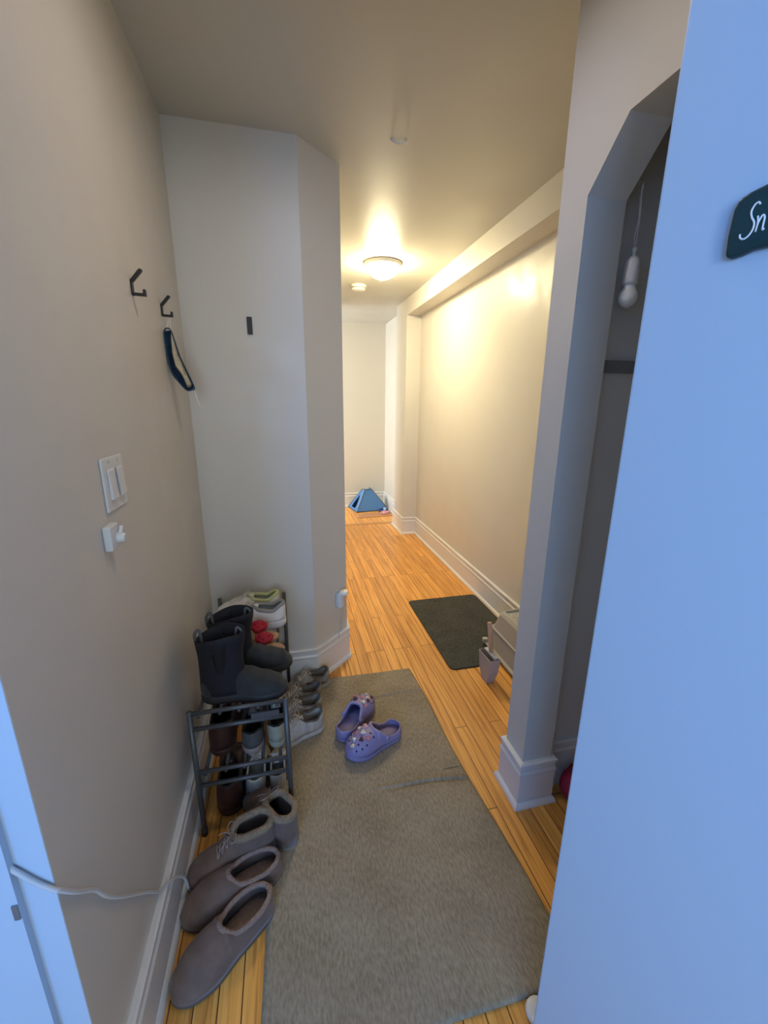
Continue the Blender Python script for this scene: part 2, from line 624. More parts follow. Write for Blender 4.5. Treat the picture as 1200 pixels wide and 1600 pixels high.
tag(obj('tape_strip', boxbm(-.125, -.104, 1.919, 1.9255, 1.690, 1.757), BLACK, None, bevel=.001), 'short vertical black strip fixed on the pale back wall', 'wall strip')

# plug with a lead on the splayed corner
pl = thing('plug_in_light', 'white plug-in night light with round top on the splayed wall corner', 'plug-in light', (.236, 2.044, .40), math.atan2(.17, .187))
obj('body', boxbm(-.020, .020, -.034, 0, -.052, .030), WHITE, pl, bevel=.010)
obj('round_cap', lathebm([(.001, .046), (.020, .046), (.025, .040), (.025, .028), (.016, .022), (.001, .022)], 20, c=(.012, -.034, 0)), mat('cap_glow', (.9, .86, .75), .3), pl, True)
obj('sensor', tubebm([(-.012, -.020, .018), (-.012, -.020, .036)], .008, 10), WHITE, pl, True)
obj('lead', tubebm(spline([(0, -.030, -.05), (.004, -.028, -.09), (-.002, -.02, -.14), (-.012, -.018, -.19), (-.02, -.02, -.23)], 6), .0026, 6),
    mat('cream_lead', (.62, .58, .5), .5), pl, True)

# white cord across the corner at the far left
bm = bmesh.new()
tube(bm, spline([(-.62, .548, .99), (-.50, .548, .865), (-.43, .560, .775), (-.414, .560, .755), (-.395, .560, .728), (-.375, .561, .704), (-.3705, .567, .692), (-.3705, .60, .638),
                 (-.3705, .645, .574), (-.3705, .671, .520), (-.3705, .72, .442), (-.3705, .823, .298), (-.3695, .880, .215), (-.352, .930, .178), (-.345, .985, .10), (-.342, 1.00, .032)], 8), .0038, 8)
tag(obj('power_cord', bm, mat('painted_cord', (.60, .60, .60), .5), None, True), 'white cord running round the near left wall corner', 'cord')

# sign on the door leaf
sg = thing('door_sign', 'small dark green plaque with white script lettering on the door', 'sign', (.468, .50, 0), -PI/2+th)
GREEN = mat('dark_green_paint', (.006, .035, .036), .4, noise=.2, nscale=20)
poly = [(.086, 1.583), (.087, 1.579), (.092, 1.577), (.100, 1.578), (.110, 1.581), (.125, 1.581), (.160, 1.579), (.20, 1.581), (.215, 1.583), (.220, 1.600),
        (.218, 1.626), (.210, 1.636), (.18, 1.640), (.14, 1.643), (.112, 1.641), (.098, 1.638), (.089, 1.634), (.086, 1.625), (.085, 1.600)]
obj('plaque', prismbm([(a, b) for a, b in poly], -.012, -.001, axis='y'), GREEN, sg, bevel=.003)
bm = bmesh.new()
S = [(.1095, 1.6225), (.1078, 1.6250), (.1050, 1.6235), (.1030, 1.6180), (.1045, 1.6120), (.1072, 1.6070), (.1075, 1.6010), (.1050, 1.5955), (.1010, 1.5930), (.0975, 1.5950), (.0968, 1.5985)]
tube(bm, spline([(a, -.0128, b) for a, b in S], 6), .00095, 6)
Nn = [(.1095, 1.6120), (.1105, 1.6060), (.1100, 1.5970), (.1108, 1.6050), (.1135, 1.6115), (.1155, 1.6090), (.1155, 1.6020), (.1158, 1.5975), (.1172, 1.5985)]
tube(bm, spline([(a, -.0128, b) for a, b in Nn], 6), .0009, 6)
obj('lettering', bm, mat('sign_white', (.85, .88, .88), .5), sg, True)

# hanging cord bulb in the closet
hb = thing('hanging_bulb', 'white pull-cord bulb light hanging in the arched closet opening', 'pull light', (.930, 1.05, 0))
GL = mat('bulb_white', (.80, .80, .76), .12, coat=.6)
prof = [(.003, 1.676)]
prof += [(.026*math.sin(a), 1.703-.026*math.cos(a)) for a in [i*PI*.62/10 for i in range(1, 11)]]
prof += [(.0175, 1.722), (.0155, 1.730), (.0155, 1.738)]
bt = bmesh.new()
lathe(bt, prof, 28)
obj('bulb', bt, GL, hb, True)
obj('socket', lathebm([(.012, 1.732), (.0195, 1.734), (.0205, 1.740), (.0190, 1.775), (.0180, 1.790), (.012, 1.800), (.005, 1.804), (.004, 1.812), (.0065, 1.816), (.0065, 1.822), (.002, 1.826)], 28), WHITE, hb, True)
bm = bmesh.new()
tube(bm, spline([(0, 0, 1.822), (-.006, 0, 1.845), (.000, 0, 1.90), (-.002, 0, 1.940), (-.004, 0, 1.962)], 6), .0011, 6)
tube(bm, spline([(0, 0, 1.822), (.004, .002, 1.835), (.004, .002, 1.86), (.002, 0, 1.90), (-.002, 0, 1.940), (-.004, 0, 1.962)], 6), .0011, 6)
tube(bm, spline([(0, 0, 1.822), (.000, -.002, 1.845), (-.002, 0, 1.90), (-.006, 0, 1.940), (-.004, 0, 1.962)], 6), .0011, 6)
tube(bm, [(-.004, 0, 1.955), (-.004, 0, 1.972)], .0035, 8)
obj('cord', bm, STRING, hb, True)
obj('hook', tubebm(spline([(-.004, 0, 1.968), (-.004, .006, 1.978), (-.004, .02, 1.995), (-.004, .058, 2.0)], 5), .0025, 8), WHITE, hb, True)

# ================================================================== FLOOR COVERINGS
def rug_mesh():
    bm = bmesh.new()
    nx, ny = 60, 260
    V = {}
    for i in range(nx+1):
        for j in range(ny+1):
            u, v = i/nx, j/ny
            y = .58+v*(1.905-.58)
            y += (-.022*(u-.5))*(1 if v > .5 else .4)
            xl = -.128 + .01*math.sin(v*5)
            xr = .672 - .068*v + .006*math.sin(v*9)
            x = xl+(xr-xl)*u
            z = .008
            # fold ridges
            for yc, u0, amp, tilt in ((1.70, .45, .007, -.02), (1.19, .42, .009, -.10)):
                d = (y-(yc+tilt*(u-.8)+.010*math.sin(u*9)))/.006
                w = max(0, min(1, (u-u0)/.25))
                z += amp*w*(.7*math.exp(-(d-1.7)**2)-.8*math.exp(-d*d))
            d = ((y-1.42)-(x-.60)*-.6)/.012
            z += .006*math.exp(-d*d)*max(0, 1-abs(x-.56)/.08)
            z += .0016*math.sin(x*23+y*9)*math.sin(y*14-x*5)+.0016
            e = min(u, 1-u)*nx
            if e < 1 or j in (0, ny):
                z = .005
            V[i, j] = bm.verts.new((x, y, z))
    for i in range(nx):
        for j in range(ny):
            bm.faces.new((V[i, j], V[i+1, j], V[i+1, j+1], V[i, j+1]))
    # skirt to the floor
    bd = [(i, 0) for i in range(nx)]+[(nx, j) for j in range(ny)]+[(i, ny) for i in range(nx, 0, -1)]+[(0, j) for j in range(ny, 0, -1)]
    lo = [bm.verts.new((V[k].co.x, V[k].co.y, .0005)) for k in bd]
    for a in range(len(bd)):
        b = (a+1) % len(bd)
        bm.faces.new((V[bd[a]], V[bd[b]], lo[b], lo[a]))
    return bm


tag(obj('runner_rug', rug_mesh(), RUG, None, True), 'long taupe woven runner rug with fold creases on the foyer floor', 'rug')


def rounded(x0, x1, y0, y1, r, n=6):
    out = []
    for cx, cy, a0 in ((x1-r, y1-r, 0), (x0+r, y1-r, PI/2), (x0+r, y0+r, PI), (x1-r, y0+r, 3*PI/2)):
        for k in range(n+1):
            a = a0+k*PI/2/n
            out.append((cx+r*math.cos(a), cy+r*math.sin(a)))
    return out


mt = thing('litter_mat', 'dark grey rectangular felt mat beside the litter box', 'mat', (0, 0, 0))
obj('pad', prismbm(rounded(.829, 1.352, 1.834, 2.660, .03), .0005, .006), MAT, mt)
obj('edge_binding', tubebm([(a, b, .005) for a, b in rounded(.829, 1.352, 1.834, 2.660, .03)], .004, 6, closed=True), mat('black_binding', (.02, .02, .02), .6), mt, True)

# litter box
LIT = mat('litter_grey', (.36, .34, .31), .4)
LID = mat('litter_lid', (.50, .49, .46), .4)
lb = thing('litter_box', 'grey lidded cat litter box with perforated top against the hall wall', 'litter box', (0, 0, .0065))


def rrect(x0, x1, y0, y1, r, z, n=5):
    return [(a, b, z) for a, b in rounded(x0, x1, y0, y1, r, n)]


bm = bmesh.new()
loft(bm, [rrect(1.125, 1.355, 1.50, 2.035, .03, 0), rrect(1.112, 1.358, 1.49, 2.045, .035, .015), rrect(1.112, 1.358, 1.49, 2.045, .035, .025), rrect(1.128, 1.354, 1.505, 2.032, .03, .028),
          rrect(1.150, 1.352, 1.52, 2.010, .03, .125)])
obj('tray', bm, LIT, lb, bevel=.001)
bm = bmesh.new()
loft(bm, [rrect(1.142, 1.354, 1.515, 2.018, .03, .125), rrect(1.142, 1.354, 1.515, 2.018, .03, .132), rrect(1.152, 1.352, 1.52, 2.008, .03, .134), rrect(1.175, 1.350, 1.54, 1.985, .03, .222),
          rrect(1.188, 1.348, 1.55, 1.975, .03, .236), rrect(1.205, 1.345, 1.565, 1.960, .02, .236), rrect(1.21, 1.343, 1.57, 1.955, .02, .228)])
obj('hood', bm, LIT, lb, bevel=.001)
bm = bmesh.new()
box(bm, 1.212, 1.342, 1.572, 1.953, .2285, .231)
for i in range(6):
    for j in range(17):
        x, y = 1.224+i*.021+(.010 if j % 2 else 0), 1.59+j*.022
        if x < 1.338:
            tube(bm, [(x, y, .230), (x, y, .2345)], .0065, 6)
obj('top_grid', bm, LID, lb)
obj('rim', tubebm([(a, b, .237) for a, b in rounded(1.195, 1.346, 1.556, 1.968, .02)], .006, 6, closed=True), LID, lb, True)
obj('latch', boxbm(1.105, 1.135, 2.005, 2.03, .018, .045), LID, lb, bevel=.004)

# scoop caddy
sc_ = thing('scoop_caddy', 'narrow grey litter scoop holder with wooden handle sticking out', 'scoop holder', (.985, 1.715, 0), .05)
bm = bmesh.new()


def rr2(w, l, z, y=0):
    return [(-w, y-l, z), (w, y-l, z), (w, y+l, z), (-w, y+l, z)]


loft(bm, [rr2(.022, .026, 0), rr2(.027, .050, .07), rr2(.030, .060, .155), rr2(.026, .056, .155), rr2(.022, .044, .10)], cap1=True)
obj('holder', bm, mat('caddy_grey', (.36, .335, .315), .45), sc_, bevel=.003)
bm = bmesh.new()
loft(bm, [rr2(.012, .050, .150), rr2(.012, .052, .162), rr2(.010, .050, .165)])
o = obj('scoop_plate', bm, mat('scoop_grey', (.55, .53, .48), .4), sc_, bevel=.002)
o.location = (.010, .002, 0)
obj('slot', boxbm(-.024, -.008, -.052, .050, .150, .1565), BLACK, sc_)
obj('handle', tubebm([(.012, .005, .150), (.010, .010, .20), (.002, .028, .325)], .0115, 14), mat('beech_handle', (.52, .32, .19), .5, noise=.12, nscale=30), sc_, True, bevel=.002)

# cat tent at the far end
TENT = mat('blue_canvas', (.075, .20, .46), .85, noise=.06, nscale=40)
tn = thing('pet_tent', 'blue canvas pyramid pet tent at the end of the hall', 'tent', (1.09, 5.42, 0), 0)
F, Lc, Rc, Bc = Vector((-.20, -.145, .01)), Vector((-.262, .175, .01)), Vector((.245, -.105, .01)), Vector((.19, .20, .01))
tz = .272
tf, tl, tr, tb = Vector((-.070, .00, tz)), Vector((-.095, .06, tz-.01)), Vector((.045, .01, tz)), Vector((.03, .08, tz))
def quad(bm, a, b, c, d):
    bm.faces.new([bm.verts.new(p) for p in (a, b, c, d)])
bm = bmesh.new()
quad(bm, F, Rc, tr, tf)
quad(bm, Rc, Bc, tb, tr)
quad(bm, Bc, Lc, tl, tb)
# front flap side with an opening cut as a framed arch
mid = lambda s, t: (F.lerp(Lc, s)).lerp(tf.lerp(tl, s), t)
op = [(.28, .10), (.25, .3), (.30, .52), (.42, .72), (.56, .72), (.66, .5), (.72, .3), (.72, .10)]
outr = [(0, 0), (0, .3), (0, .6), (0, 1), (1, 1), (1, .6), (1, .3), (1, 0)]
vi = [bm.verts.new(mid(*p)) for p in op]
vo = [bm.verts.new(mid(*p)) for p in outr]
for k in range(8):
    bm.faces.new((vi[k], vi[(k+1) % 8], vo[(k+1) % 8], vo[k]))
bmesh.ops.remove_doubles(bm, verts=bm.verts, dist=.001)
obj('canvas', bm, TENT, tn, solid=.004)
obj('floor_pad', prismbm([(F.x, F.y), (Rc.x, Rc.y), (Bc.x, Bc.y), (Lc.x, Lc.y)], .001, .012), mat('tent_navy', (.01, .03, .12), .9), tn)
DKW = mat('dark_dowel', (.10, .07, .05), .5)
for a, b in ((F, tf), (Lc, tl), (Rc, tr), (Bc, tb)):
    d = (b-a).normalized()
    obj('pole', tubebm([a-d*.008, b+d*.022], .006, 8), DKW, tn, True)
obj('seam_tape', tubebm([F+Vector((-.003, -.003, 0)), tf+Vector((-.003, -.003, 0))], .007, 6), mat('light_blue_seam', (.25, .42, .75), .8), tn, True)

tag(obj('bamboo_mat', prismbm([(.868, 4.985), (1.325, 5.02), (1.327, 5.21), (.90, 5.18)], .0005, .006), mat('pinkish_mat', (.46, .22, .10), .7, noise=.1, nscale=30)),
    'thin tan mat on floor in front of the blue tent', 'mat')
bw = thing('pet_bowl', 'small pink pet bowl on the thin mat by the tent', 'pet bowl', (1.245, 5.14, .006))
PINK = mat('pink_plastic', (.62, .30, .34), .4)
obj('bowl', lathebm([(.03, 0), (.050, .002), (.052, .012), (.040, .030), (.034, .031), (.028, .012), (.001, .008)], 20), PINK, bw, True)
obj('ear', lathebm([(.018, 0), (.022, .012), (.012, .028), (.001, .03)], 10, c=(-.045, -.01, 0)), PINK, bw, True)
obj('ear', lathebm([(.018, 0), (.022, .012), (.012, .034), (.001, .036)], 10, c=(.050, .0, 0)), PINK, bw, True)
dt = thing('feeding_dish', 'small navy blue dish with pale rim behind the pink bowl', 'pet bowl', (1.25, 5.24, 0))
obj('dish', lathebm([(.04, 0), (.062, .004), (.066, .034), (.058, .034), (.05, .012), (.001, .010)], 20), mat('navy_plastic', (.01, .04, .16), .4), dt, True)
obj('cup', lathebm([(.012, .01), (.017, .012), (.020, .055), (.016, .055), (.012, .02), (.001, .018)], 14, c=(.02, 0, 0)), mat('pale_blue_plastic', (.40, .55, .8), .4), dt, True)

# red ball-like soft toy on the closet floor
rd = thing('red_pouch', 'dark red rounded pouch on closet floor behind the arch post', 'pouch', (.985, 1.015, 0))
bm = bmesh.new()
rings = []
for i in range(9):
    t = i/8
    r = .058*math.sin(PI*(.12+.80*t))**.6
    rings.append([(r*1.05*math.cos(2*PI*k/18)*(1+.06*math.sin(3*2*PI*k/18)), r*math.sin(2*PI*k/18), .003+.125*t) for k in range(18)])
loft(bm, rings)
obj('body', bm, mat('crimson_fabric', (.30, .012, .05), .6, noise=.2, nscale=40), rd, True)
obj('neck_band', tubebm([(.032*math.cos(2*PI*k/16), .032*math.sin(2*PI*k/16), .124) for k in range(16)], .006, 6, closed=True), mat('dark_red_band', (.14, .008, .03), .6), rd, True)

# ================================================================== SHOES
def half_width(t, W, toe=.28, heel=.16, waist=.72, sharp=3.0):
    w = interp(t, [0, .15, .42, .70, .88, 1], [.74, .76, waist, 1.0, .93, .85])
    if t < heel:
        w *= max(0, 1-(1-t/heel)**2)**.5
    if t > 1-toe:
        w *= max(0, 1-((t-1+toe)/toe)**sharp)**.5
    return w*W/2


def shoe_rows(L, W, z0, T, top, opening, flare=1.0, toe=.28, lean=None, n=44, m=9, sq=.85, waist=.72):
    """returns bmesh of the upper shell; opening=(t0,t1,half width)"""
    bm = bmesh.new()
    t0, t1, E = opening
    ts = sorted(set([.5-.5*math.cos(PI*i/n) for i in range(n+1)]+[t0, t1]+[t1-(t1-t0)*q for q in (.02, .05, .09)]+[t0+(t1-t0)*q for q in (.004, .015, .04)]))
    rows = []
    for t in ts:
        w = half_width(t, W, toe, waist=waist)
        e = 0
        if t0 < t < t1:
            c, h = (t0+t1)/2, (t1-t0)/2
            e = min(E*(1-abs((t-c)/h)**2.1)**.5, w*.93)
        zt = top(t)
        row = []
        for side in (-1, 1):
            col = []
            for k in range(m+1):
                s = k/m*PI/2
                cy, sz = math.cos(s)**sq, math.sin(s)**sq
                y = e+(w*flare-e)*cy
                z = z0+(zt-z0)*sz
                x = t*L
                if lean:
                    x += lean(t, z)
                col.append(bm.verts.new((x, side*y, z)))
            row.append(col)
        rows.append((t, e, row))
    for a in range(len(rows)-1):
        for sd in (0, 1):
            for k in range(m):
                A, B = rows[a][2][sd], rows[a+1][2][sd]
                bm.faces.new((A[k], A[k+1], B[k+1], B[k]))
    bmesh.ops.remove_doubles(bm, verts=bm.verts, dist=.0002)
    # loop along the opening rim
    rim = []
    top_rows = [(t, e, r) for t, e, r in rows if e > 0]
    for t, e, r in top_rows:
        x = t*L
        z = top(t)
        if lean:
            x += lean(t, z)
        rim.append((x, -e, z))
    if top_rows:
        rim.append((t1*L, 0, top(t1)))
    for t, e, r in reversed(top_rows):
        x = t*L
        z = top(t)
        if lean:
            x += lean(t, z)
        rim.append((x, e, z))
    return bm, rim


def outline(L, W, toe, grow, n=40, waist=.72):
    ts = [.5-.5*math.cos(PI*i/n) for i in range(n+1)]
    a = [(-grow*.6+t*(L+grow*1.6), -half_width(t, W, toe, waist=waist)*(1+grow*12/1)) for t in ts]
    b = [(-grow*.6+t*(L+grow*1.6), half_width(t, W, toe, waist=waist)*(1+grow*12/1)) for t in reversed(ts[1:-1])]
    return a+b


def sole_mesh(L, W, toe, z0, z1, grow=.004, spring=.0, waist=.72):
    o = outline(L, W, toe, grow, waist=waist)
    bm = bmesh.new()
    cx = L/2
    def ring(s, z, inset=0):
        return [(cx+(x-cx)*s, y*s, z+spring*max(0, (x/L-.75)/.25)**2) for x, y in o]
    loft(bm, [ring(.965, z0), ring(1.0, z0+(z1-z0)*.25), ring(1.0, z1-(z1-z0)*.15), ring(.985, z1)])
    return bm


def place(t, heel, toe, z=0):
    d = Vector(toe)-Vector(heel)
    t.location = (heel[0], heel[1], z)
    t.rotation_euler = (0, 0, math.atan2(d.y, d.x))


def laces(bm, L, top, ts, wid, r=.0018, off=.003):
    for i, t in enumerate(ts):
        t2 = ts[i+1] if i+1 < len(ts) else t+.01
        w = wid
        for s in (-1, 1):
            pts = []
            for k in range(7):
                u = -1+2*k/6
                tt = t+(t2-t)*k/6
                pts.append((tt*L, s*u*w, top(tt)-abs(u)**2*.006+off))
            tube(bm, pts, r, 6)


def bow(bm, x, z, s=1, r=.0016):
    for sg_ in (-1, 1):
        tube(bm, spline([(x, 0, z), (x-.012*s, sg_*.018*s, z+.016*s), (x-.002, sg_*.036*s, z+.010*s), (x+.010*s, sg_*.022*s, z+.002), (x, 0, z+.001)], 6), r, 6)
        tube(bm, spline([(x, 0, z), (x+.018*s, sg_*.014*s, z+.004), (x+.036*s, sg_*.026*s, z-.010)], 5), r, 6)


# ---- slippers
TAUPE = mat('taupe_suede', (.165, .105, .078), .95, noise=.18, nscale=25, bump=.2, bscale=200, sheen=.2)
FLEECE = mat('taupe_fleece', (.36, .25, .20), 1.0, noise=.12, nscale=120, bump=.8, bscale=300)
TSOLE = mat('taupe_sole', (.12, .095, .078), .8)


def slipper(label, heel, toe, group):
    t = thing('slipper', label, 'slipper', group=group)
    L, W = .285, .112
    top = lambda u: interp(u, [0, .06, .45, .55, .75, .92, 1], [.062, .066, .070, .088, .078, .055, .030])
    bm, rim = shoe_rows(L, W, .016, 0, top, (.03, .54, .040), toe=.34, sq=.8, waist=.84)
    up_ = obj('upper', bm, TAUPE, t, True, solid=.006)
    obj('sole', sole_mesh(L, W, .34, 0, .018, .003, waist=.84), TSOLE, t, True)
    obj('collar', tubebm(spline(rim, 2, True), .0075, 8, closed=True), FLEECE, t, True, label='paler fleece collar')
    bm = bmesh.new()
    loft(bm, [[(.02+(x-.02)*.93, y*.86, z) for x, y in outline(L, W, .34, 0)] for z in (.018, .026)])
    obj('insole', bm, FLEECE, t, True)
    place(t, heel, toe)
    return t


slipper('taupe suede slipper with fleece collar, nearest the camera by the left wall', (-.105, .935), (-.335, .765), 'taupe slippers')
slipper('taupe suede slipper with fleece collar, lying between nearest slipper and lace boot', (-.078, 1.020), (-.352, .930), 'taupe slippers')

# ---- fleece collared lace boots
LACE_T = mat('taupe_lace', (.34, .27, .24), .8)
BCOLLAR = mat('tan_fleece', (.33, .24, .155), 1.0, noise=.15, nscale=90, bump=.9, bscale=260)
BSOLE = mat('pale_boot_sole', (.30, .26, .23), .7)


def lace_boot(label, heel, toe, group):
    t = thing('lace_boot', label, 'boot', group=group)
    L, W = .265, .100
    top = lambda u: interp(u, [0, .05, .40, .50, .66, .82, .94, 1], [.128, .130, .128, .112, .078, .066, .048, .026])
    bm, rim = shoe_rows(L, W, .018, 0, top, (.02, .47, .040), toe=.30, sq=.62)
    obj('upper', bm, TAUPE, t, True, solid=.006)
    obj('sole', sole_mesh(L, W, .30, 0, .020, .004), BSOLE, t, True)
    obj('collar', tubebm(spline(rim, 2, True), .0120, 8, closed=True), BCOLLAR, t, True, label='fluffy tan fleece collar')
    bm = bmesh.new()
    laces(bm, L, top, [.50, .55, .60, .65], .022, off=.006)
    bow(bm, .48*L, top(.48)+.008, 1)
    obj('laces', bm, LACE_T, t, True)
    bm = bmesh.new()
    loft(bm, [[(.02+(x-.02)*.93, y*.8, z) for x, y in outline(L, W, .3, 0)] for z in (.018, .026)])
    obj('insole', bm, mat('dark_lining', (.05, .042, .036), 1.0), t)
    place(t, heel, toe)
    return t


lace_boot('taupe lace-up ankle boot with fleece collar, toe against the left wall', (-.098, 1.095), (-.352, 1.030), 'taupe lace boots')
lace_boot('taupe lace-up ankle boot with fleece collar, heel out on the rug beside rack leg', (-.038, 1.070), (-.185, 1.275), 'taupe lace boots')

# ---- crocs style clogs
LILAC = mat('lilac_foam', (.25, .215, .39), .5, noise=.04, nscale=40)
LILAC2 = mat('lilac_strap', (.31, .265, .45), .5)
HOLE = mat('hole_dark', (.03, .025, .09), .9)
CH1 = mat('charm_silver', (.72, .67, .62), .35, metal=.2)
CH2 = mat('charm_rose', (.55, .22, .25), .35)
CH3 = mat('charm_dark', (.10, .03, .06), .4)
CH4 = mat('charm_pink', (.75, .42, .45), .4)


def clog(label, heel, toe, group, charms):
    t = thing('clog', label, 'clog', group=group)
    L, W = .262, .108
    top = lambda u: interp(u, [0, .05, .22, .36, .50, .66, .82, .94, 1], [.050, .053, .044, .052, .090, .090, .078, .062, .040])
    bm, rim = shoe_rows(L, W, .018, 0, top, (.025, .52, .045), toe=.32, sq=.66, waist=.80)
    obj('upper', bm, LILAC, t, True, solid=.006)
    obj('sole', sole_mesh(L, W, .32, 0, .024, .004, .004, waist=.80), LILAC, t, True)
    front = [p for p in rim if p[0] > .30*L]
    # strap folded forward along the vamp opening
    pts = [(x+.006, y*1.06, z+.002) for x, y, z in sorted(front, key=lambda q: q[1])]
    obj('strap', tubebm(spline(pts[::2], 3), .0062, 8), LILAC2, t, True, label='paler lilac strap folded forward')
    for s in (-1, 1):
        obj('rivet', tubebm([(.36*L, s*.044, .052), (.36*L, s*.050, .053)], .009, 12), LILAC2, t, True)
    bm = bmesh.new()
    loft(bm, [[(.02+(x-.02)*.94, y*.84, z) for x, y in outline(L, W, .32, 0)] for z in (.020, .028)])
    obj('footbed', bm, LILAC, t, True)

    def surf(u, v):
        """point on the vamp: u along the length, v -1..1 across"""
        w = half_width(u, W, .32)
        zt = top(u)
        s = (1-abs(v))*PI/2
        y = w*math.cos(s)**.66*(1 if v > 0 else -1)
        z = .018+(zt-.018)*math.sin(s)**.66
        return Vector((u*L, y, z))

    def frame(u, v):
        p = surf(u, v)
        a = surf(min(u+.02, .995), v)-surf(u-.02, v)
        b = surf(u, min(v+.04, .99))-surf(u, v-.04)
        nn = a.cross(b).normalized()
        if nn.z < 0:
            nn.negate()
        return p, nn
    spots = [(.62, -.16), (.62, .16), (.70, 0), (.70, -.30), (.70, .30), (.78, -.14), (.78, .16), (.86, 0), (.85, -.32), (.85, .32), (.92, .15), (.92, -.17),
             (.60, -.42), (.60, .42), (.74, .55), (.74, -.55), (.82, .62), (.82, -.62), (.90, .58), (.90, -.58)]
    for k, (u, v) in enumerate(spots):
        p, nn = frame(u, v)
        if k in charms:
            mt_, r, ln = charms[k]
            bm = bmesh.new()
            for q in range(3):
                a = q*2.1+k
                off = Vector((math.cos(a), math.sin(a), 0))*r*.55
                off -= nn*off.dot(nn)
                tube(bm, [p+off+nn*.002, p+off*1.1+nn*(.005+.002*q)], r*.62, 7)
            tube(bm, [p+nn*.003, p+nn*.009], r*.5, 7)
            obj('charm', bm, mt_, t, True)
        else:
            obj('vent_hole', tubebm([p+nn*.001, p+nn*.0042], .0042, 10), HOLE, t)
    place(t, heel, toe, .012)
    return t


C1 = {0: (CH1, .010, 0), 1: (CH3, .010, 0), 2: (CH2, .011, 0), 3: (CH3, .009, 0), 5: (CH1, .010, 0), 4: (CH2, .009, 0), 7: (CH1, .009, 0), 12: (CH2, .009, 0), 8: (CH3, .008, 0)}
C2 = {0: (CH4, .011, 0), 3: (CH1, .009, 0), 2: (CH1, .010, 0), 5: (CH2, .010, 0), 7: (CH1, .009, 0), 6: (CH3, .009, 0), 12: (CH4, .012, 0), 10: (CH1, .009, 0), 4: (CH2, .009, 0)}
clog('lilac foam clog with charms, toe pointing up towards the hall', (.168, 1.463), (.335, 1.663), 'lilac clogs', C1)
clog('lilac foam clog with charms, toe pointing to the shoe rack, heel right', (.428, 1.462), (.188, 1.374), 'lilac clogs', C2)


# ---- generic low sneaker
def sneaker(name, label, cat, heel, toe, z, group, um, sm_, lm, inm, L=.275, W=.098, hi=.078, sole_h=.028, lace=True, roll_=0, collar=.004, accent=None):
    t = thing(name, label, cat, group=group)
    top = lambda u: interp(u, [0, .04, .20, .36, .52, .66, .82, .94, 1],
                           [hi+.006, hi+.008, hi-.012, hi-.004, hi+.012, hi-.002, hi-.020, hi*.62, hi*.40])
    bm, rim = shoe_rows(L, W, sole_h*.8, 0, top, (.02, .50, .034), toe=.27, sq=.72)
    obj('upper', bm, um, t, True, solid=.004)
    obj('sole', sole_mesh(L, W, .27, 0, sole_h, .005, .006), sm_, t, True)
    obj('collar', tubebm(spline(rim, 2, True), collar, 7, closed=True), inm, t, True)
    bm = bmesh.new()
    loft(bm, [[(.02+(x-.02)*.93, y*.8, zz) for x, y in outline(L, W, .27, 0)] for zz in (sole_h, sole_h+.006)])
    obj('insole', bm, inm, t, True)
    bm = bmesh.new()
    pts = [(.40, .018), (.48, .020), (.56, .021), (.64, .018), (.69, .010)]
    loft(bm, [[(a*L, -b, top(a)-.002), (a*L, 0, top(a)+.005+(.012 if a < .45 else 0)), (a*L, b, top(a)-.002), (a*L, 0, top(a)-.004)] for a, b in pts])
    obj('tongue', bm, um, t, True)
    if lace:
        bm = bmesh.new()
        laces(bm, L, top, [.50, .545, .59, .635, .675], .021, off=.006)
        bow(bm, .49*L, top(.49)+.009, .75, .0013)
        obj('laces', bm, lm, t, True)
    if accent:
        for s in (-1, 1):
            bm = bmesh.new()
            pts = []
            for k in range(9):
                u = .16+.40*k/8
                w = half_width(u, W, .27)
                pts.append((u*L, s*(w*1.0+.003), sole_h+.008+.030*(k/8)**1.5))
            tube(bm, pts, .0035, 6)
            obj('side_stripe', bm, accent, t, True)
    place(t, heel, toe, z)
    t.rotation_euler[0] = roll_
    return t


WUP = mat('white_leather', (.78, .75, .71), .5, noise=.05, nscale=30)
WSOLE = mat('white_rubber', (.78, .75, .75), .5)
WLACE = mat('white_lace', (.68, .64, .58), .8)
LIME = mat('pale_lime_lining', (.50, .52, .24), .8)
GREYL = mat('grey_lining', (.30, .29, .27), .9)
BUP = mat('beige_knit', (.36, .31, .26), .85, noise=.2, nscale=50, bump=.4, bscale=220)
BUP2 = mat('cream_knit', (.50, .44, .38), .85, noise=.2, nscale=50, bump=.4, bscale=220)
GUP = mat('stone_mesh', (.27, .24, .20), .85, noise=.25, nscale=50)
OLSOLE = mat('stone_rubber', (.36, .34, .28), .6)
CRSOLE = mat('cream_rubber', (.55, .50, .45), .6)
DLINE = mat('brown_lining', (.13, .105, .085), .95)
TANLACE = mat('cream_lace', (.60, .52, .40), .8)
BLKT = mat('black_trim', (.02, .018, .017), .6)

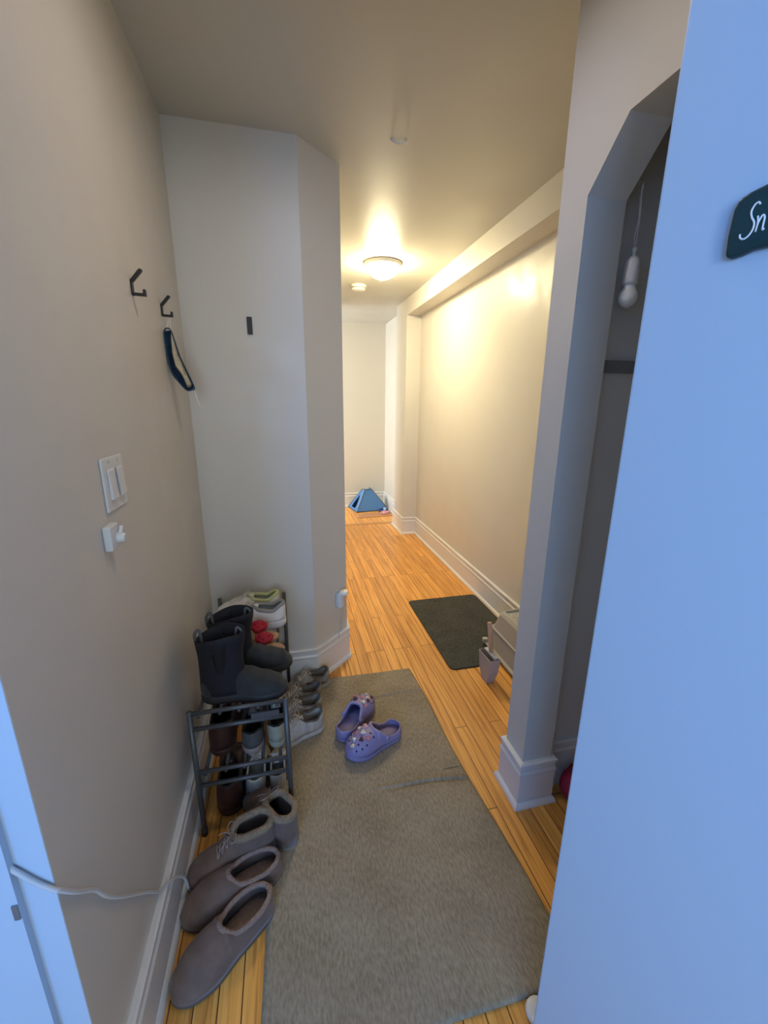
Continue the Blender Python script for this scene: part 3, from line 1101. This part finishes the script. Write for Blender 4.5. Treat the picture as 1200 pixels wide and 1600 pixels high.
# on the floor between rack and wall corner, heels towards the rug
g = 'sneakers on the floor beside the rack'
sneaker('sneaker', 'cream knit sneaker on the floor, nearest of four beside the rack, opposite the clogs', 'sneaker', (.105, 1.575), (-.115, 1.500), 0.011, g, BUP2, CRSOLE, TANLACE, DLINE, hi=.085, L=.235, W=.090)
sneaker('sneaker', 'beige knit sneaker on the floor behind the nearest cream one beside the rack', 'sneaker', (.105, 1.668), (-.115, 1.605), 0.011, g, BUP, CRSOLE, TANLACE, DLINE, hi=.085, L=.235, W=.090)
sneaker('sneaker', 'grey mesh sneaker with black edging, behind the beige knit pair', 'sneaker', (.112, 1.758), (-.110, 1.705), 0.011, g, GUP, OLSOLE, TANLACE, DLINE, hi=.080, L=.235, W=.088, accent=BLKT)
sneaker('sneaker', 'grey mesh sneaker with black edging, nearest the splayed wall corner', 'sneaker', (.160, 1.872), (-.070, 1.800), 0.011, g, GUP, OLSOLE, TANLACE, DLINE, hi=.080, L=.235, W=.088, accent=BLKT)

# ================================================================== SHOE RACK
RACK = mat('rack_metal', (.085, .087, .088), .42, metal=.3)
RX0, RX1, RY0, RY1, RZ = -.330, -.040, 1.185, 1.875, .487
rk = thing('shoe_rack', 'dark metal shoe rack with tube shelves standing against the left wall', 'shoe rack')
for x, y, zt in ((RX0, RY0, RZ+.004), (RX1, RY0, RZ+.004), (RX0, RY1, RZ+.05), (RX1, RY1, RZ+.05)):
    lg = obj('post', tubebm([(x, y, .020), (x, y, zt)], .0085, 10), RACK, rk, True)
    obj('foot', tubebm([(x, y, .009 if x > -.2 else .0005), (x, y, .026)], .0105, 10), BLKT, lg, True)
for y in (RY0, RY1):
    for z in (RZ-.004, RZ-.062, .258, .205):
        obj('end_rail', tubebm([(RX0, y, z), (RX1, y, z)], .0072, 8), RACK, rk, True)
for z, xs in ((RZ-.018, (-.305, -.243, -.185, -.127, -.068)), (.246, (-.305, -.243, -.185, -.127, -.068))):
    for x in xs:
        obj('shelf_tube', tubebm([(x, RY0, z), (x, RY1, z)], .0058, 8), RACK, rk, True)
# narrow plate between the two top rails with a slot
obj('end_plate', boxbm(-.150, -.062, RY0-.003, RY0+.003, RZ-.056, RZ-.034), RACK, rk)

ZT = RZ-.018+.0062    # top shelf resting height
ZM = .246+.0062
ZB = .009

# ---- chelsea boots
BOOT = mat('charcoal_suede', (.022, .021, .019), .85, noise=.25, nscale=22, sheen=.15)
BSHAFT = mat('navy_black_suede', (.006, .006, .011), .8, noise=.2, nscale=22)
TAB = mat('grey_pull_tab', (.10, .10, .095), .8)
ELAS = mat('elastic_black', (.008, .008, .010), .95)


def tall_boot(label, heel, toe, group):
    t = thing('ankle_boot', label, 'boot', group=group)
    L, W = .272, .100
    H = .232
    # foot
    top = lambda u: interp(u, [0, .10, .40, .55, .72, .90, 1], [.10, .12, .118, .098, .074, .058, .032])
    bm, rim = shoe_rows(L, W, .020, 0, top, (.99, .995, 0), toe=.30, sq=.70)
    obj('foot', bm, BOOT, t, True)
    obj('sole', sole_mesh(L, W, .30, 0, .024, .004), BLKT, t, True)
    bm = bmesh.new()
    box(bm, .0, .07, -.036, .036, -.0, .012)
    # shaft: lofted ellipses from ankle to cuff
    bm.free()
    bm = bmesh.new()
    rings = []
    Z0 = .030
    for k in range(13):
        u = k/12
        z = Z0+(H-Z0)*u
        cx = interp(u, [0, .35, .6, 1], [.074, .070, .070, .074])
        a = interp(u, [0, .35, .6, 1], [.076, .070, .069, .078])
        b = interp(u, [0, .35, .6, 1], [.042, .043, .044, .053])
        rings.append([(cx+a*math.cos(q*2*PI/32), b*math.sin(q*2*PI/32)*(1+.03*math.sin(q*1.2+u*5)), z+(.012*math.cos(q*2*PI/32)-.006*math.cos(2*q*2*PI/32))*(u**3)) for q in range(32)])
    for k in (12, 9, 5):
        rings.append([(.072+(r[0]-.072)*.91, r[1]*.87, r[2]) for r in rings[k]])
    loft(bm, rings, cap0=True, cap1=True)
    obj('shaft', bm, BSHAFT, t, True)
    # side elastic panels
    for s in (-1, 1):
        bm = bmesh.new()
        pr = []
        for k in range(7):
            u = k/6
            z = .115+(H-.125)*u
            b = .0435+.0095*((z-.09)/(H-.09))
            hw = .012+.012*u
            pr.append([(.075-hw, s*(b-.004), z), (.075, s*(b+.0006), z), (.075+hw, s*(b-.004), z), (.075, s*(b-.008), z)])
        loft(bm, pr)
        obj('elastic_panel', bm, ELAS, t, True)
    for x in (.0, .138):
        tb_ = bmesh.new()
        tube(tb_, spline([(x, 0, H-.035), (x+(-.003 if x < .05 else .003), 0, H), (x+.012*(1 if x < .05 else -1), 0, H+.016), (x+.018*(1 if x < .05 else -1), 0, H-.03)], 5), .0045, 6)
        obj('pull_tab', tb_, TAB, t, True, label='grey pull tab')
    place(t, heel, toe, ZT)
    return t


tall_boot('dark suede ankle boot on the rack top, nearer the camera, toe right', (-.305, 1.265), (-.035, 1.245), 'dark ankle boots on the rack')
tall_boot('dark suede ankle boot on the rack top, behind its twin, next to tan sandals', (-.288, 1.375), (-.020, 1.395), 'dark ankle boots on the rack')

# ---- tan sandals with red rosettes
TAN = mat('tan_leather', (.52, .33, .20), .55, noise=.08, nscale=30)
REDF = mat('red_fabric', (.42, .012, .03), .75, noise=.15, nscale=60)


def sandal(label, heel, toe, group, z):
    t = thing('sandal', label, 'sandal', group=group)
    L, W = .235, .082
    obj('sole', sole_mesh(L, W, .3, 0, .014, .002), TAN, t, True)
    # heel cup
    bm = bmesh.new()
    rings = []
    for k in range(13):
        a = PI/2+PI*k/12
        r = [(.040+.038*math.cos(a), .031*math.sin(a), .012), (.036+.040*math.cos(a), .033*math.sin(a), .045+.020*math.sin((k/12)*PI)),
             (.040+.036*math.cos(a), .030*math.sin(a), .045+.020*math.sin((k/12)*PI)), (.044+.034*math.cos(a), .028*math.sin(a), .012)]
        rings.append(r)
    loft(bm, rings)
    obj('heel_cup', bm, TAN, t, True)
    # vamp strap
    bm = bmesh.new()
    rings = []
    for k in range(13):
        a = PI*k/12
        y, zz = -.040*math.cos(a), .012+.036*math.sin(a)
        y2, z2 = y*.93, .012+(zz-.012)*.93
        rings.append([(.135, y, zz), (.185, y*.94, zz*.95), (.185, y2*.94, z2*.95-.0015), (.135, y2, z2-.0015)])
    loft(bm, rings)
    obj('strap', bm, TAN, t, True)
    bm = bmesh.new()
    for rr, th_, zc, wob in ((.022, .0125, .056, .004), (.012, .0105, .068, .003), (.0035, .008, .076, 0)):
        tube(bm, [(.160+(rr+wob*math.sin(3*q*2*PI/18))*math.cos(q*2*PI/18), (rr+wob*math.cos(4*q*2*PI/18))*math.sin(q*2*PI/18), zc+wob*math.sin(5*q*2*PI/18)) for q in range(18)], th_, 8, closed=True)
    obj('rosette', bm, REDF, t, True, label='red fabric rosette')
    bm = bmesh.new()
    loft(bm, [[(.110-w_*.6, -w_, z_), (.110+.006, 0, z_), (.110-w_*.6, w_, z_), (.110-.004, 0, z_)] for w_, z_ in ((.030, .014), (.030, .040), (.020, .066), (.007, .086), (.001, .094))])
    obj('ankle_flap', bm, TAN, t, True)
    place(t, heel, toe, z)
    return t


sandal('tan sandal with red rosette on the rack top, beside the rear ankle boot', (-.275, 1.510), (-.045, 1.485), 'tan sandals with red rosettes', ZT)
sandal('tan sandal with red rosette on the rack top, beside the white sneakers', (-.300, 1.600), (-.075, 1.585), 'tan sandals with red rosettes', ZT)

# ---- white sneakers on top
g = 'white sneakers on the rack top'
sneaker('sneaker', 'white sneaker with grey collar on the rack top, beside the sandals', 'sneaker', (-.035, 1.700), (-.300, 1.690), ZT, g, WUP, WSOLE, WLACE, GREYL, hi=.092, sole_h=.034, collar=.009, W=.104)
sneaker('sneaker', 'white sneaker with pale lime lining on the rack top, nearest the back wall', 'sneaker', (-.060, 1.808), (-.325, 1.790), ZT, g, WUP, WSOLE, WLACE, LIME, hi=.092, sole_h=.034, collar=.009, W=.104)

# ---- shoes on the middle shelf
DUP = mat('dark_grey_knit', (.075, .068, .066), .85, noise=.2, nscale=40)
PSOLE = mat('dusty_pink_rubber', (.30, .22, .19), .6)
OUP = mat('olive_cream_leather', (.30, .28, .20), .7, noise=.15, nscale=40)
BRN = mat('dark_brown_leather', (.040, .014, .010), .45, noise=.25, nscale=25)
BLKIN = mat('black_lining', (.012, .011, .011), .95)
sneaker('sneaker', 'dark grey knit sneaker on middle rack shelf, heel towards the camera', 'sneaker', (-.160, 1.225), (-.165, 1.490), ZM, 'low shoes on the middle shelf', DUP, PSOLE, DUP, BLKIN, hi=.075, W=.090)
sneaker('sneaker', 'olive cream sneaker on middle rack shelf beside the right front post', 'sneaker', (-.078, 1.235), (-.085, 1.500), ZM, 'low shoes on the middle shelf', OUP, OUP, WLACE, BLKIN, hi=.080, W=.078)
sneaker('loafer', 'dark brown leather shoe on middle rack shelf by the left post', 'shoe', (-.262, 1.240), (-.262, 1.500), ZM, 'brown shoes on the rack', BRN, BRN, BRN, BLKIN, hi=.115, W=.108, lace=False)
# ---- shoes at the bottom
PGR = mat('pale_grey_canvas', (.34, .31, .27), .8, noise=.12, nscale=40)
CRM = mat('cream_leather', (.55, .48, .38), .6, noise=.08, nscale=40)
sneaker('sneaker', 'pale grey canvas sneaker with cream heel on the bottom rack shelf', 'sneaker', (-.168, 1.262), (-.165, 1.500), ZB, 'pale sneakers on the bottom shelf', PGR, CRM, WLACE, CRM, hi=.080, L=.225, W=.090, sole_h=.034, accent=BLKT)
sneaker('sneaker', 'cream sneaker standing by the right front post on the bottom rack shelf', 'sneaker', (-.088, 1.265), (-.088, 1.480), ZB, 'pale sneakers on the bottom shelf', CRM, CRM, WLACE, PGR, hi=.078, L=.190, W=.072, accent=BLKT)
sneaker('loafer', 'dark brown leather shoe on the bottom rack shelf by the left post', 'shoe', (-.255, 1.225), (-.255, 1.490), ZB, 'brown shoes on the rack', BRN, BRN, BRN, BLKIN, hi=.118, W=.112, lace=False)
